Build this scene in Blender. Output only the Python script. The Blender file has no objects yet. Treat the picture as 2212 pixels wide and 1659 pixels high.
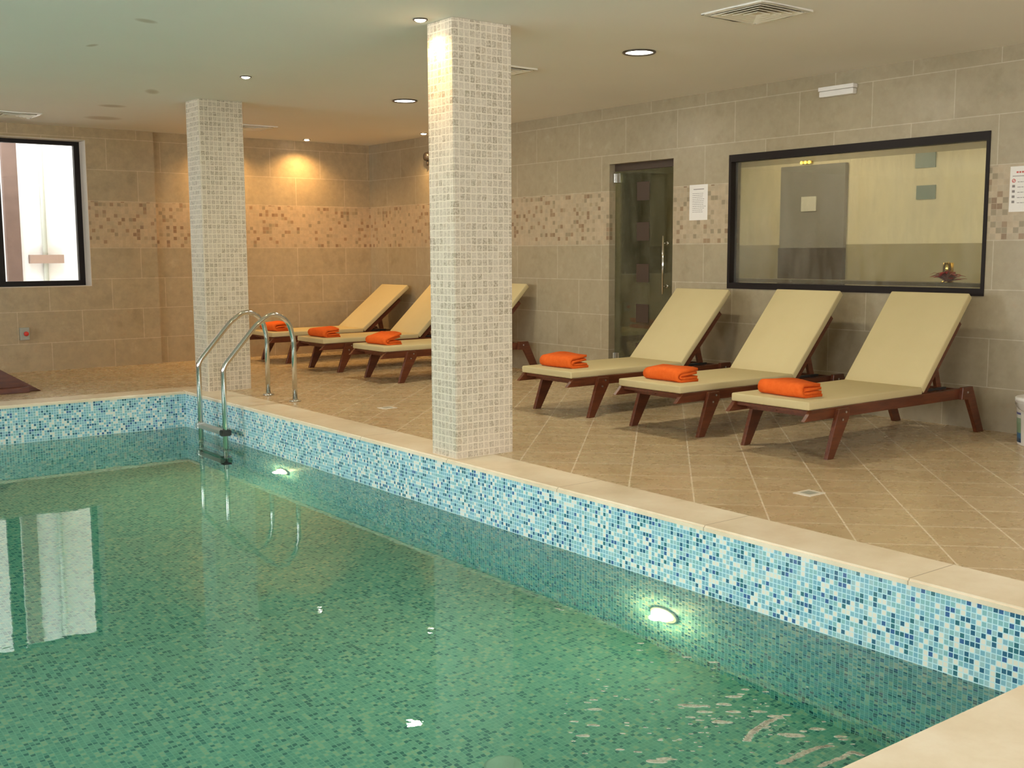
import bpy, bmesh, math, random
from mathutils import Vector, Matrix
random.seed(7)
D = bpy.data
SC = bpy.context.scene
COL = SC.collection
PI = math.pi

# ------------------------------------------------------------------ dimensions (metres)
H = 2.52                     # ceiling height
XR = 7.027                   # right wall
YB, YL, XJ = 12.15, 12.10, 4.315   # back wall, its slightly prouder left stretch, where they meet
XL, YF = -4.2, -2.2          # unseen left and front walls
PX0, PX1, PY0, PY1 = -3.2, 3.582, 1.509, 9.487   # pool
ZW, ZP = -0.315, -1.2        # water level, pool floor
CW = 0.296                   # coping width

# ------------------------------------------------------------------ mesh helpers
def obj(name, bm, mat=None, parent=None, smooth=False, loc=None):
    me = D.meshes.new(name)
    bmesh.ops.recalc_face_normals(bm, faces=bm.faces)
    bm.to_mesh(me); bm.free()
    if smooth:
        for p in me.polygons: p.use_smooth = True
    o = D.objects.new(name, me); COL.objects.link(o)
    if mat: me.materials.append(mat)
    if parent: o.parent = parent
    if loc: o.location = loc
    return o

def box(bm, x0, x1, y0, y1, z0, z1):
    vs = [bm.verts.new((x, y, z)) for z in (z0, z1) for y in (y0, y1) for x in (x0, x1)]
    for f in ((0,1,3,2), (4,6,7,5), (0,4,5,1), (2,3,7,6), (0,2,6,4), (1,5,7,3)):
        bm.faces.new([vs[i] for i in f])

def bxo(name, dims, mat, parent=None, bev=0, seg=2):
    bm = bmesh.new(); box(bm, *dims)
    if bev: bmesh.ops.bevel(bm, geom=bm.edges[:], offset=bev, segments=seg, affect='EDGES', profile=0.6)
    return obj(name, bm, mat, parent, smooth=False)

def prism(bm, pts, axis, a, b):
    """polygon pts extruded along axis ('y': pts=(x,z); 'z': pts=(x,y); 'x': pts=(y,z))"""
    def P(p, t):
        return {'y': (p[0], t, p[1]), 'z': (p[0], p[1], t), 'x': (t, p[0], p[1])}[axis]
    A = [bm.verts.new(P(p, a)) for p in pts]; B = [bm.verts.new(P(p, b)) for p in pts]
    n = len(pts)
    bm.faces.new(A[::-1]); bm.faces.new(B)
    for i in range(n): bm.faces.new((A[i], A[(i+1) % n], B[(i+1) % n], B[i]))

def prismo(name, pts, axis, a, b, mat, parent=None, bev=0):
    bm = bmesh.new(); prism(bm, pts, axis, a, b)
    if bev: bmesh.ops.bevel(bm, geom=bm.edges[:], offset=bev, segments=2, affect='EDGES', profile=0.6)
    return obj(name, bm, mat, parent)

def tube(bm, pts, r, n=12, cap=True):
    pts = [Vector(p) for p in pts]; rings = []
    up = None
    for i, p in enumerate(pts):
        t = (pts[min(i+1, len(pts)-1)] - pts[max(i-1, 0)]).normalized()
        if up is None:
            up = Vector((0, 1, 0)) if abs(t.y) < .9 else Vector((1, 0, 0))
        a = t.cross(up).normalized(); b = a.cross(t).normalized(); up = b
        rr = r[i] if isinstance(r, (list, tuple)) else r
        rings.append([bm.verts.new(p + a*rr*math.cos(2*PI*k/n) + b*rr*math.sin(2*PI*k/n)) for k in range(n)])
    for A, B in zip(rings, rings[1:]):
        for k in range(n): bm.faces.new((A[k], A[(k+1) % n], B[(k+1) % n], B[k]))
    if cap:
        bm.faces.new(rings[0][::-1]); bm.faces.new(rings[-1])

def lathe(bm, prof, c=(0, 0, 0), n=32, a0=0, a1=2*PI):
    full = abs(a1-a0-2*PI) < 1e-6
    m = n if full else n+1
    rings = []
    for r, z in prof:
        rings.append([bm.verts.new((c[0]+max(r, 1e-5)*math.cos(a0+(a1-a0)*k/n), c[1]+max(r, 1e-5)*math.sin(a0+(a1-a0)*k/n), c[2]+z)) for k in range(m)])
    for A, B in zip(rings, rings[1:]):
        for k in range(m if full else m-1):
            bm.faces.new((A[k], A[(k+1) % m], B[(k+1) % m], B[k]))
    bmesh.ops.remove_doubles(bm, verts=bm.verts, dist=2e-5)

def rod(bm, a, b, r, n=12): tube(bm, [a, b], r, n)

def fillet(pts, rad, seg=6):
    """round the inner corners of a polyline of 3D points"""
    pts = [Vector(p) for p in pts]; out = [pts[0]]
    for i in range(1, len(pts)-1):
        p = pts[i]; a = (pts[i-1]-p); b = (pts[i+1]-p)
        rr = rad[i] if isinstance(rad, dict) and i in rad else (rad if not isinstance(rad, dict) else .05)
        th = a.angle(b); d = min(rr/math.tan(th/2), a.length*.49, b.length*.49)
        A = p+a.normalized()*d; B = p+b.normalized()*d
        for k in range(seg+1):
            t = k/seg
            out.append((1-t)**2*A + 2*t*(1-t)*p + t*t*B)
    out.append(pts[-1]); return out

def tag(o, label, cat, group=None, kind=None):
    o['label'] = label; o['category'] = cat
    if group: o['group'] = group
    if kind: o['kind'] = kind
    return o
def struct(o):
    o['kind'] = 'structure'; return o
def thing(name, loc, label, cat, group=None, rz=0):
    o = D.objects.new(name, None); COL.objects.link(o)
    o.location = loc; o.rotation_euler = (0, 0, rz)
    o.empty_display_size = .1
    return tag(o, label, cat, group)
def dup(root, loc, label, rz=None):
    def cp(o, par):
        c = o.copy(); COL.objects.link(c); c.parent = par
        for ch in list(o.children): cp(ch, c)
        return c
    r = cp(root, None); r.location = loc
    if rz is not None: r.rotation_euler = (0, 0, rz)
    r['label'] = label; return r

# ------------------------------------------------------------------ material helpers
class NT:
    def __init__(s, name):
        s.m = D.materials.new(name); s.m.use_nodes = True
        s.t = s.m.node_tree; s.t.nodes.clear()
        s.out = s.t.nodes.new('ShaderNodeOutputMaterial')
    def n(s, typ, **kw):
        nd = s.t.nodes.new(typ)
        for k, v in kw.items(): setattr(nd, k, v)
        return nd
    def l(s, a, b): s.t.links.new(a, b)
    def put(s, sock, v):
        if isinstance(v, bpy.types.NodeSocket): s.l(v, sock)
        elif v is not None: sock.default_value = v
    def math(s, op, a, b=None, c=None):
        nd = s.n('ShaderNodeMath', operation=op)
        s.put(nd.inputs[0], a)
        if b is not None: s.put(nd.inputs[1], b)
        if c is not None: s.put(nd.inputs[2], c)
        return nd.outputs[0]
    def vmath(s, op, a, b=None):
        nd = s.n('ShaderNodeVectorMath', operation=op)
        s.put(nd.inputs[0], a)
        if b is not None: s.put(nd.inputs[1], b)
        return nd.outputs[0]
    def pos(s):
        g = s.n('ShaderNodeNewGeometry'); sp = s.n('ShaderNodeSeparateXYZ'); s.l(g.outputs['Position'], sp.inputs[0])
        return g.outputs['Position'], sp.outputs[0], sp.outputs[1], sp.outputs[2]
    def comb(s, x=0., y=0., z=0.):
        c = s.n('ShaderNodeCombineXYZ')
        for i, v in enumerate((x, y, z)): s.put(c.inputs[i], v)
        return c.outputs[0]
    def noise(s, vec, scale, detail=3, rough=.55, color=False):
        nd = s.n('ShaderNodeTexNoise'); s.put(nd.inputs['Vector'], vec)
        nd.inputs['Scale'].default_value = scale; nd.inputs['Detail'].default_value = detail
        nd.inputs['Roughness'].default_value = rough
        return nd.outputs['Color' if color else 'Fac']
    def ramp(s, fac, stops, interp='LINEAR'):
        nd = s.n('ShaderNodeValToRGB'); cr = nd.color_ramp; cr.interpolation = interp
        while len(cr.elements) > len(stops): cr.elements.remove(cr.elements[-1])
        while len(cr.elements) < len(stops): cr.elements.new(0.5)
        for e, (p, c) in zip(cr.elements, stops):
            e.position = p; e.color = (*c, 1) if len(c) == 3 else c
        s.put(nd.inputs[0], fac); return nd.outputs[0]
    def mix(s, f, a, b, mode='MIX'):
        nd = s.n('ShaderNodeMix', data_type='RGBA', blend_type=mode)
        s.put(nd.inputs[0], f)
        for i, v in ((6, a), (7, b)):
            if isinstance(v, tuple): v = (*v, 1) if len(v) == 3 else v
            s.put(nd.inputs[i], v)
        return nd.outputs[2]
    def bump(s, h, strength=.3, dist=.01):
        nd = s.n('ShaderNodeBump'); nd.inputs['Strength'].default_value = strength
        nd.inputs['Distance'].default_value = dist; s.put(nd.inputs['Height'], h)
        return nd.outputs[0]
    def bsdf(s, color=(.5, .5, .5), rough=.5, metal=0., normal=None, spec=.5, **kw):
        b = s.n('ShaderNodeBsdfPrincipled')
        if isinstance(color, tuple): color = (*color, 1)
        s.put(b.inputs['Base Color'], color); s.put(b.inputs['Roughness'], rough)
        b.inputs['Metallic'].default_value = metal
        b.inputs['Specular IOR Level'].default_value = spec
        if normal is not None: s.l(normal, b.inputs['Normal'])
        for k, v in kw.items(): s.put(b.inputs[k], v)
        s.l(b.outputs[0], s.out.inputs[0]); return b
    def mosaic(s, u, v, pitch, g):
        """square tiles: returns random value per tile and 0/1 grout mask"""
        vec = s.comb(s.math('DIVIDE', u, pitch), s.math('DIVIDE', v, pitch), 0.)
        fl = s.vmath('FLOOR', vec); fr = s.vmath('FRACTION', vec)
        wn = s.n('ShaderNodeTexWhiteNoise', noise_dimensions='3D'); s.l(fl, wn.inputs['Vector'])
        sp = s.n('ShaderNodeSeparateXYZ'); s.l(fr, sp.inputs[0])
        ax = s.math('ABSOLUTE', s.math('SUBTRACT', sp.outputs[0], .5))
        ay = s.math('ABSOLUTE', s.math('SUBTRACT', sp.outputs[1], .5))
        gm = s.math('GREATER_THAN', s.math('MAXIMUM', ax, ay), .5-g)
        return wn.outputs['Value'], gm, wn.outputs['Color']

def plain(name, color, rough=.5, metal=0., nz=.06, scale=30, **kw):
    t = NT(name)
    p = t.n('ShaderNodeTexCoord').outputs['Object']
    f = t.noise(p, scale)
    c = t.mix(f, tuple(max(0, v*(1-nz)) for v in color), tuple(min(1, v*(1+nz)) for v in color))
    t.bsdf(c, rough, metal, **kw); return t.m

M = {}
# plaster ceiling with a few old damp stains
t = NT('ceiling_plaster'); P, X, Y, Z = t.pos()
c = t.mix(t.noise(P, 1.3, 4), (.79, .77, .71), (.84, .82, .76))
for sx, sy, ra, rb, an in ((2.28, 6.42, .085, .05, .5), (3.27, 9.14, .06, .16, -.4), (3.29, 10.22, .13, .11, 0), (3.50, 11.17, .19, .17, .3), (2.26, 7.36, .03, .07, .2)):
    dx = t.math('SUBTRACT', X, sx); dy = t.math('SUBTRACT', Y, sy)
    u = t.math('DIVIDE', t.math('ADD', t.math('MULTIPLY', dx, math.cos(an)), t.math('MULTIPLY', dy, math.sin(an))), ra)
    v = t.math('DIVIDE', t.math('SUBTRACT', t.math('MULTIPLY', dy, math.cos(an)), t.math('MULTIPLY', dx, math.sin(an))), rb)
    r = t.math('ADD', t.math('MULTIPLY', u, u), t.math('MULTIPLY', v, v))
    mk = t.math('MULTIPLY', t.math('SUBTRACT', 1., t.math('SMOOTH_MIN', 1., t.math('POWER', r, 1.5), .3)), .75)
    mk = t.math('MAXIMUM', mk, 0.)
    c = t.mix(mk, c, (.50, .42, .32))
t.bsdf(c, .75, normal=t.bump(t.noise(P, 60, 2), .12, .004)); M['ceil'] = t.m

def stone_color(t, P, rnd, base, dark, light, rust, sc=3.2):
    n1 = t.noise(t.vmath('ADD', P, t.vmath('MULTIPLY', rnd, (9., 7., 5.))), sc, 6, .62)
    c = t.ramp(n1, [(.30, dark), (.46, base), (.60, base), (.74, light)])
    n2 = t.noise(P, sc*2.7, 5, .7)
    c = t.mix(t.ramp(n2, [(.56, (0, 0, 0)), (.72, (.55, .55, .55))]), c, rust)
    return c

# large wall tiles with the mosaic border band
def wall_mat(name, phase, warm=(1, 1, 1)):
    t = NT(name); P, X, Y, Z = t.pos()
    U = t.math('SUBTRACT', t.math('ADD', X, Y), phase)
    low = t.math('LESS_THAN', Z, 1.5)
    V = t.math('SUBTRACT', Z, t.math('ADD', 1.764, t.math('MULTIPLY', low, .29-1.764)))
    V = t.math('ADD', V, .327*4)          # keep rows positive, parity unchanged
    br = t.n('ShaderNodeTexBrick', offset=.5, offset_frequency=2)
    t.l(t.comb(U, V, 0.), br.inputs['Vector'])
    for k, v in (('Scale', 1.), ('Mortar Size', .0031), ('Mortar Smooth', .1), ('Bias', 0.), ('Brick Width', .648), ('Row Height', .327)):
        br.inputs[k].default_value = v
    br.inputs['Color1'].default_value = (0, 0, 0, 1); br.inputs['Color2'].default_value = (1, 1, 1, 1)
    c = stone_color(t, P, br.outputs['Color'], (.345, .29, .19), (.27, .225, .14), (.41, .355, .245), (.33, .24, .145), 5.)
    c = t.mix(t.math('MULTIPLY', br.outputs['Color'], .35), c, (.39, .335, .23), 'MIX')
    c = t.mix(br.outputs['Fac'], c, (.50, .435, .32))
    # border of little stone squares
    rv, gm, rc = t.mosaic(t.math('ADD', X, Y), t.math('SUBTRACT', Z, 1.276), .0395, .05)
    mc = t.ramp(rv, [(0, (.43, .34, .225)), (.30, (.46, .365, .245)), (.60, (.40, .33, .225)), (.80, (.32, .26, .16)), (.85, (.26, .165, .09)), (.92, (.24, .20, .125)), (.96, (.19, .11, .055))], 'CONSTANT')
    mc = t.mix(t.math('MULTIPLY', t.noise(P, 45, 3), .35), mc, (.41, .33, .225))
    mc = t.mix(t.math('MULTIPLY', gm, .6), mc, (.45, .37, .26))
    band = t.math('MULTIPLY', t.math('GREATER_THAN', Z, 1.276), t.math('LESS_THAN', Z, 1.762))
    c = t.mix(band, c, mc)
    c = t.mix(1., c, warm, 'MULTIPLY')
    rough = t.math('SUBTRACT', .42, t.math('MULTIPLY', t.noise(P, 9, 3), .16))
    hh = t.math('SUBTRACT', t.math('MULTIPLY', t.noise(P, 30, 4), .5), t.math('MULTIPLY', t.math('MAXIMUM', t.math('MULTIPLY', br.outputs['Fac'], t.math('SUBTRACT', 1., band)), t.math('MULTIPLY', gm, band)), .5))
    c = t.mix(t.ramp(t.noise(P, 14, 6, .7), [(.35, (.30, .30, .30)), (.62, (0, 0, 0))]), c, (.24, .20, .13))
    t.bsdf(c, rough, normal=t.bump(hh, .35, .004)); return t.m
M['wallR'] = wall_mat('stone_wall_tile', XR + 4.936)
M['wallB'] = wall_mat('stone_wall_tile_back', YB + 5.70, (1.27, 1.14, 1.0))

# pillar cladding: 42 mm tumbled stone squares in pale grout
t = NT('tumbled_stone_mosaic'); P, X, Y, Z = t.pos()
wob = t.math('MULTIPLY', t.math('SUBTRACT', t.noise(P, 26, 2), .5), .012)
U = t.math('ADD', t.math('ADD', X, Y), wob); V = t.math('ADD', Z, wob)
rv, gm, rc = t.mosaic(U, t.math('MULTIPLY', V, .93), .0388, .08)
c = t.ramp(rv, [(0, (.49, .425, .325)), (.30, (.42, .36, .27)), (.55, (.55, .48, .375)), (.76, (.35, .295, .21)), (.92, (.47, .39, .28))], 'CONSTANT')
c = t.mix(t.ramp(t.noise(P, 85, 4, .7), [(.42, (0, 0, 0)), (.60, (.8, .8, .8))]), c, (.66, .585, .465))
c = t.mix(gm, c, (.72, .645, .515))
t.bsdf(c, .5, normal=t.bump(t.math('SUBTRACT', t.noise(P, 70, 3), gm), .5, .004)); M['pillar'] = t.m

# diagonal floor tiles
t = NT('floor_tile'); P, X, Y, Z = t.pos()
r2 = math.sqrt(2)
a = t.math('DIVIDE', t.math('SUBTRACT', t.math('SUBTRACT', X, Y), 1.147), r2)
b = t.math('DIVIDE', t.math('SUBTRACT', t.math('ADD', X, Y), 7.036), r2)
rv, gm, rc = t.mosaic(a, b, .3255, .0115)
ps = t.vmath('MULTIPLY', P, (1., 1., 1.))
st = t.comb(t.math('MULTIPLY', a, 2.0), t.math('MULTIPLY', b, 4.), t.math('MULTIPLY', rv, 13.))
n1 = t.noise(st, 1.5, 4, .5)
c = t.ramp(n1, [(.22, (.42, .30, .155)), (.42, (.48, .36, .205)), (.60, (.52, .40, .235)), (.80, (.57, .45, .29))])
c = t.mix(t.math('MULTIPLY', rv, .3), c, (.54, .42, .26))
c = t.mix(gm, c, (.78, .67, .50))
t.bsdf(c, t.math('ADD', .20, t.math('MULTIPLY', t.noise(P, 12, 3), .16)), normal=t.bump(t.math('SUBTRACT', t.math('MULTIPLY', n1, .4), gm), .18, .003)); M['floor'] = t.m

# coping slabs
t = NT('limestone_coping'); P, X, Y, Z = t.pos()
n1 = t.noise(P, 3.0, 6, .65)
c = t.ramp(n1, [(.30, (.68, .57, .40)), (.50, (.78, .68, .51)), (.70, (.86, .78, .62))])
sm = t.math('ABSOLUTE', t.math('SUBTRACT', t.math('FRACT', t.math('DIVIDE', t.math('ADD', t.math('SUBTRACT', Y, 8.41), 20.4), 1.02)), .5))
sm = t.math('MULTIPLY', t.math('GREATER_THAN', sm, .4975), t.math('GREATER_THAN', X, PX1-.03))
c = t.mix(sm, c, (.40, .31, .2))
t.bsdf(c, t.math('ADD', .22, t.math('MULTIPLY', n1, .22)), normal=t.bump(n1, .08, .003)); M['coping'] = t.m

# pool mosaic, 22 mm glass tiles
def pool_mat(name, uv):
    t = NT(name); P, X, Y, Z = t.pos()
    u, v = {'yz': (Y, Z), 'xz': (X, Z), 'xy': (X, Y)}[uv]
    ph_, pv_ = .0200, (.0208 if uv != 'xy' else .0200)
    rv, gm, rc = t.mosaic(u, t.math('MULTIPLY', t.math('ADD', v, .022), ph_/pv_), ph_, .085)
    # paler and darker tiles drift into loose clusters
    cell = t.vmath('FLOOR', t.comb(t.math('DIVIDE', u, ph_), t.math('DIVIDE', t.math('ADD', v, .022), pv_), 0.))
    cl = t.math('MULTIPLY', t.math('SUBTRACT', t.noise(cell, .17, 2), .5), .35)
    rv = t.math('ADD', rv, cl)
    if uv == 'xy':
        c = t.ramp(rv, [(0, (.70, .70, .58)), (.16, (.42, .60, .54)), (.34, (.33, .54, .50)), (.52, (.26, .48, .47)), (.68, (.36, .55, .50)), (.82, (.10, .24, .27)), (.93, (.14, .30, .33))], 'CONSTANT')
        c = t.mix(gm, c, (.48, .68, .62))
    else:
        c = t.ramp(rv, [(0, (.80, .77, .67)), (.21, (.35, .55, .58)), (.34, (.25, .48, .58)), (.52, (.20, .43, .55)), (.66, (.25, .49, .52)), (.80, (.035, .13, .22)), (.90, (.05, .13, .31)), (.95, (.04, .16, .20))], 'CONSTANT')
        c = t.mix(gm, c, (.54, .77, .82))
    t.bsdf(c, t.math('ADD', .12 if uv != 'xy' else .45, t.math('MULTIPLY', gm, .4)), normal=t.bump(t.math('SUBTRACT', 1., gm), .25, .002)); return t.m
M['poolx'] = pool_mat('pool_glass_mosaic_side', 'yz'); M['pooly'] = pool_mat('pool_glass_mosaic_end', 'xz'); M['poolz'] = pool_mat('pool_glass_mosaic_floor', 'xy')

# water: refracting surface with a green absorbing body
t = NT('pool_water'); P, X, Y, Z = t.pos()
w1 = t.noise(t.vmath('MULTIPLY', P, (1., .75, 1.)), 5.5, 2, .45)
w2 = t.noise(P, 17, 2, .5)
near = t.ramp(t.math('DIVIDE', Y, 10.), [(.22, (1, 1, 1)), (.55, (.25, .25, .25))])
h = t.math('MULTIPLY', t.math('ADD', w1, t.math('MULTIPLY', w2, .22)), near)
g = t.n('ShaderNodeBsdfGlass'); g.inputs['Roughness'].default_value = 0; g.inputs['IOR'].default_value = 1.33
g.inputs['Color'].default_value = (1, 1, 1, 1)
t.l(t.bump(h, .11, .014), g.inputs['Normal']); t.l(g.outputs[0], t.out.inputs[0])
va = t.n('ShaderNodeVolumeAbsorption'); va.inputs['Color'].default_value = (.34, .83, .67, 1); va.inputs['Density'].default_value = .62
t.l(va.outputs[0], t.out.inputs['Volume']); M['water'] = t.m

# window glass: clear sheet, see-through with a mirror share that grows at grazing angles
def pane(name, tint=(1, 1, 1), refl=1.0, fog=0., fogcol=(.6, .6, .55)):
    t = NT(name); P, X, Y, Z = t.pos()
    fr = t.n('ShaderNodeFresnel'); fr.inputs[0].default_value = 1.5
    tr = t.n('ShaderNodeBsdfTransparent'); tr.inputs[0].default_value = (*tint, 1)
    gl = t.n('ShaderNodeBsdfGlossy'); gl.inputs['Roughness'].default_value = .02
    base = tr.outputs[0]
    if fog:
        df = t.n('ShaderNodeBsdfDiffuse'); df.inputs[0].default_value = (*fogcol, 1)
        mf = t.n('ShaderNodeMixShader')
        n = t.noise(t.comb(t.math('MULTIPLY', Y, 5.), 0., t.math('MULTIPLY', Z, 1.2)), 1.8, 4, .6)
        t.l(t.math('MULTIPLY', t.ramp(n, [(.35, (.3, .3, .3)), (.70, (1, 1, 1))]), fog), mf.inputs[0])
        t.l(base, mf.inputs[1]); t.l(df.outputs[0], mf.inputs[2]); base = mf.outputs[0]
    mx = t.n('ShaderNodeMixShader'); t.l(t.math('MULTIPLY', fr.outputs[0], refl), mx.inputs[0])
    t.l(base, mx.inputs[1]); t.l(gl.outputs[0], mx.inputs[2]); t.l(mx.outputs[0], t.out.inputs[0]); return t.m
M['glass'] = pane('window_glass')
M['glass_fog'] = pane('misted_glass', (.93, .95, .90), 1.0, .12, (.62, .58, .50))
M['glass_green'] = pane('green_door_glass', (.72, .74, .54), .8, .20, (.44, .42, .28))

def wood(name, c0, c1, rough=.32):
    t = NT(name); tc = t.n('ShaderNodeTexCoord').outputs['Object']
    n = t.noise(t.vmath('MULTIPLY', tc, (3., 22., 22.)), 2.2, 5, .6)
    t.bsdf(t.ramp(n, [(.3, c0), (.7, c1)]), rough); return t.m
M['wood'] = wood('oiled_mahogany', (.065, .016, .006), (.145, .040, .014))
t = NT('cream_canvas'); tc = t.n('ShaderNodeTexCoord').outputs['Object']
wv = t.noise(t.vmath('MULTIPLY', tc, (1., 12., 1.)), 30, 2)
t.bsdf(t.mix(t.noise(tc, 4, 4), (.51, .425, .225), (.56, .47, .26)), .85, normal=t.bump(wv, .25, .003), spec=.2); M['cushion'] = t.m
t = NT('orange_terry'); tc = t.n('ShaderNodeTexCoord').outputs['Object']
t.bsdf(t.mix(t.noise(tc, 40, 4), (.70, .10, .012), (.85, .17, .03)), .95, normal=t.bump(t.noise(tc, 260, 2), .6, .004), spec=.1); M['towel'] = t.m
M['steel'] = plain('polished_steel', (.72, .72, .70), .13, 1.)
M['satin'] = plain('satin_steel', (.55, .54, .50), .38, .85)
M['screw'] = plain('bolt_steel', (.6, .6, .6), .3, 1.)
M['black'] = plain('black_plastic', (.012, .012, .013), .4)
M['frame'] = plain('dark_painted_frame', (.010, .006, .005), .5, spec=.25)
M['white'] = plain('white_plastic', (.72, .70, .66), .35)
M['cream'] = plain('cream_enamel', (.76, .72, .60), .4)
M['plaster'] = plain('cream_plaster', (.78, .70, .60), .8)
M['paper'] = plain('paper_sheet', (.74, .72, .68), .7, nz=.03)
M['ink'] = plain('grey_ink', (.22, .20, .19), .7)
M['redink'] = plain('red_ink', (.50, .10, .09), .7)
M['grey'] = plain('grey_box_plastic', (.36, .37, .31), .4)
M['red'] = plain('red_button_plastic', (.62, .035, .02), .35)
M['brass'] = plain('brass', (.75, .52, .16), .18, 1.)
M['leaf'] = plain('dark_red_leaf', (.25, .022, .016), .6, nz=.3)
M['brown'] = plain('brown_vinyl', (.05, .030, .018), .5)
M['sill'] = plain('brown_sill', (.13, .085, .045), .4)
M['greyglass'] = plain('frosted_grey_glass', (.26, .245, .235), .25, nz=.12, scale=4)
M['bluegrey'] = plain('blue_grey_sign', (.22, .28, .27), .4)
M['drain'] = plain('drain_white', (.72, .68, .58), .4)
M['lead'] = plain('dark_ring', (.10, .085, .07), .3, .6)
M['dimple'] = plain('crinkled_foil_rim', (.88, .87, .82), .25, .35)

def emis(name, col, st):
    t = NT(name); e = t.n('ShaderNodeEmission'); e.inputs[0].default_value = (*col, 1); e.inputs[1].default_value = st
    t.l(e.outputs[0], t.out.inputs[0])
    try: t.m.cycles.emission_sampling = 'NONE'
    except Exception: pass
    return t.m
M['e_disc'] = emis('lit_diffuser', (1, .96, .86), 9.)
M['e_spot'] = emis('lit_halogen', (1, .86, .66), 30.)
M['e_pool'] = emis('lit_pool_lens', (1, .88, .50), 14.)
M['e_warm'] = emis('lit_small_bulb', (1, .75, .15), 3.)

# ------------------------------------------------------------------ room shell
def slab_wall(name, axis, c0, c1, a0, a1, z0, z1, holes, mat):
    """wall box with rectangular openings; axis 'x' = plane x const (runs along y)"""
    bm = bmesh.new()
    A = sorted({a0, a1, *[h[0] for h in holes], *[h[1] for h in holes]})
    Zs = sorted({z0, z1, *[h[2] for h in holes], *[h[3] for h in holes]})
    for i in range(len(A)-1):
        for j in range(len(Zs)-1):
            am, zm = (A[i]+A[i+1])/2, (Zs[j]+Zs[j+1])/2
            if any(h[0] < am < h[1] and h[2] < zm < h[3] for h in holes): continue
            if axis == 'x': box(bm, c0, c1, A[i], A[i+1], Zs[j], Zs[j+1])
            else: box(bm, A[i], A[i+1], c0, c1, Zs[j], Zs[j+1])
    bmesh.ops.remove_doubles(bm, verts=bm.verts, dist=1e-5)
    seen = {}
    for f in bm.faces[:]:
        k = tuple(sorted(v.index for v in f.verts)) if False else tuple(round(x, 4) for x in f.calc_center_median())
        seen.setdefault(k, []).append(f)
    dead = [f for fs in seen.values() if len(fs) > 1 for f in fs]
    bmesh.ops.delete(bm, geom=dead, context='FACES_ONLY')
    return struct(obj(name, bm, mat))

WY0, WY1, WZ0, WZ1 = 4.015, 6.282, .90, 1.99      # inner window on the right wall
DY0, DY1, DZ1 = 6.922, 7.744, 2.01                # glass door
BX0, BX1, BZ0, BZ1 = 1.86, 3.595, .87, 2.39       # daylight window in the back wall
slab_wall('wall_right', 'x', XR, XR+.14, YF, YB+.5, 0, H, [(WY0, WY1, WZ0, WZ1), (DY0, DY1, 0, DZ1)], M['wallR'])
slab_wall('wall_back', 'y', YL, YL+.40, XL, XJ, 0, H, [(BX0, BX1, BZ0, BZ1)], M['wallB'])
slab_wall('wall_back_recess', 'y', YB, YB+.35, XJ, XR, 0, H, [], M['wallB'])
LW = [(-.6, 1.9, .8, 2.3), (3.2, 5.7, .8, 2.3), (7.0, 9.5, .8, 2.3)]
slab_wall('wall_left', 'x', XL-.25, XL, YF, YL+.4, 0, H, LW, M['wallR'])
FW = [(-2.4, .2, .8, 2.3), (1.8, 4.4, .8, 2.3)]
slab_wall('wall_front', 'y', YF-.25, YF, XL, XR, 0, H, FW, M['wallB'])
bm = bmesh.new(); box(bm, XL-.25, XR+.14, YF-.25, YB+.35, H, H+.12)
struct(obj('ceiling', bm, M['ceil']))

def ring(bm, x0, x1, y0, y1, X0, X1, Y0, Y1, z0, z1):
    box(bm, X0, x0, Y0, Y1, z0, z1); box(bm, x1, X1, Y0, Y1, z0, z1)
    box(bm, x0, x1, Y0, y0, z0, z1); box(bm, x0, x1, y1, Y1, z0, z1)
bm = bmesh.new(); ring(bm, PX0-CW, PX1+CW, PY0-CW, PY1+CW, XL, XR, YF, YB, -.10, 0)
struct(obj('floor', bm, M['floor']))
bm = bmesh.new(); ring(bm, PX0+.006, PX1-.006, PY0+.006, PY1-.006, PX0-CW, PX1+CW, PY0-CW, PY1+CW, -.024, .001)
bmesh.ops.bevel(bm, geom=[e for e in bm.edges if all(v.co.z > 0 for v in e.verts) and (
    all(abs(v.co.x-(PX1-.006)) < 1e-4 for v in e.verts) or all(abs(v.co.x-(PX0+.006)) < 1e-4 for v in e.verts) or
    all(abs(v.co.y-(PY1-.006)) < 1e-4 for v in e.verts) or all(abs(v.co.y-(PY0+.006)) < 1e-4 for v in e.verts))], offset=.008, segments=3, affect='EDGES')
struct(obj('trim_1', bm, M['coping']))
struct(bxo('wall_pool_right', (PX1, PX1+.2, PY0-.2, PY1+.2, ZP-.1, -.024), M['poolx']))
struct(bxo('wall_pool_left', (PX0-.2, PX0, PY0-.2, PY1+.2, ZP-.1, -.024), M['poolx']))
struct(bxo('wall_pool_back', (PX0, PX1, PY1, PY1+.2, ZP-.1, -.024), M['pooly']))
struct(bxo('wall_pool_front', (PX0, PX1, PY0-.2, PY0, ZP-.1, -.024), M['pooly']))
struct(bxo('floor_pool', (PX0, PX1, PY0, PY1, ZP-.1, ZP), M['poolz']))
w = bxo('pool_water', (PX0-.004, PX1+.004, PY0-.004, PY1+.004, ZP-.004, ZW), M['water'])
tag(w, 'clear green water filling the mosaic pool', 'water', kind='stuff')

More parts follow.
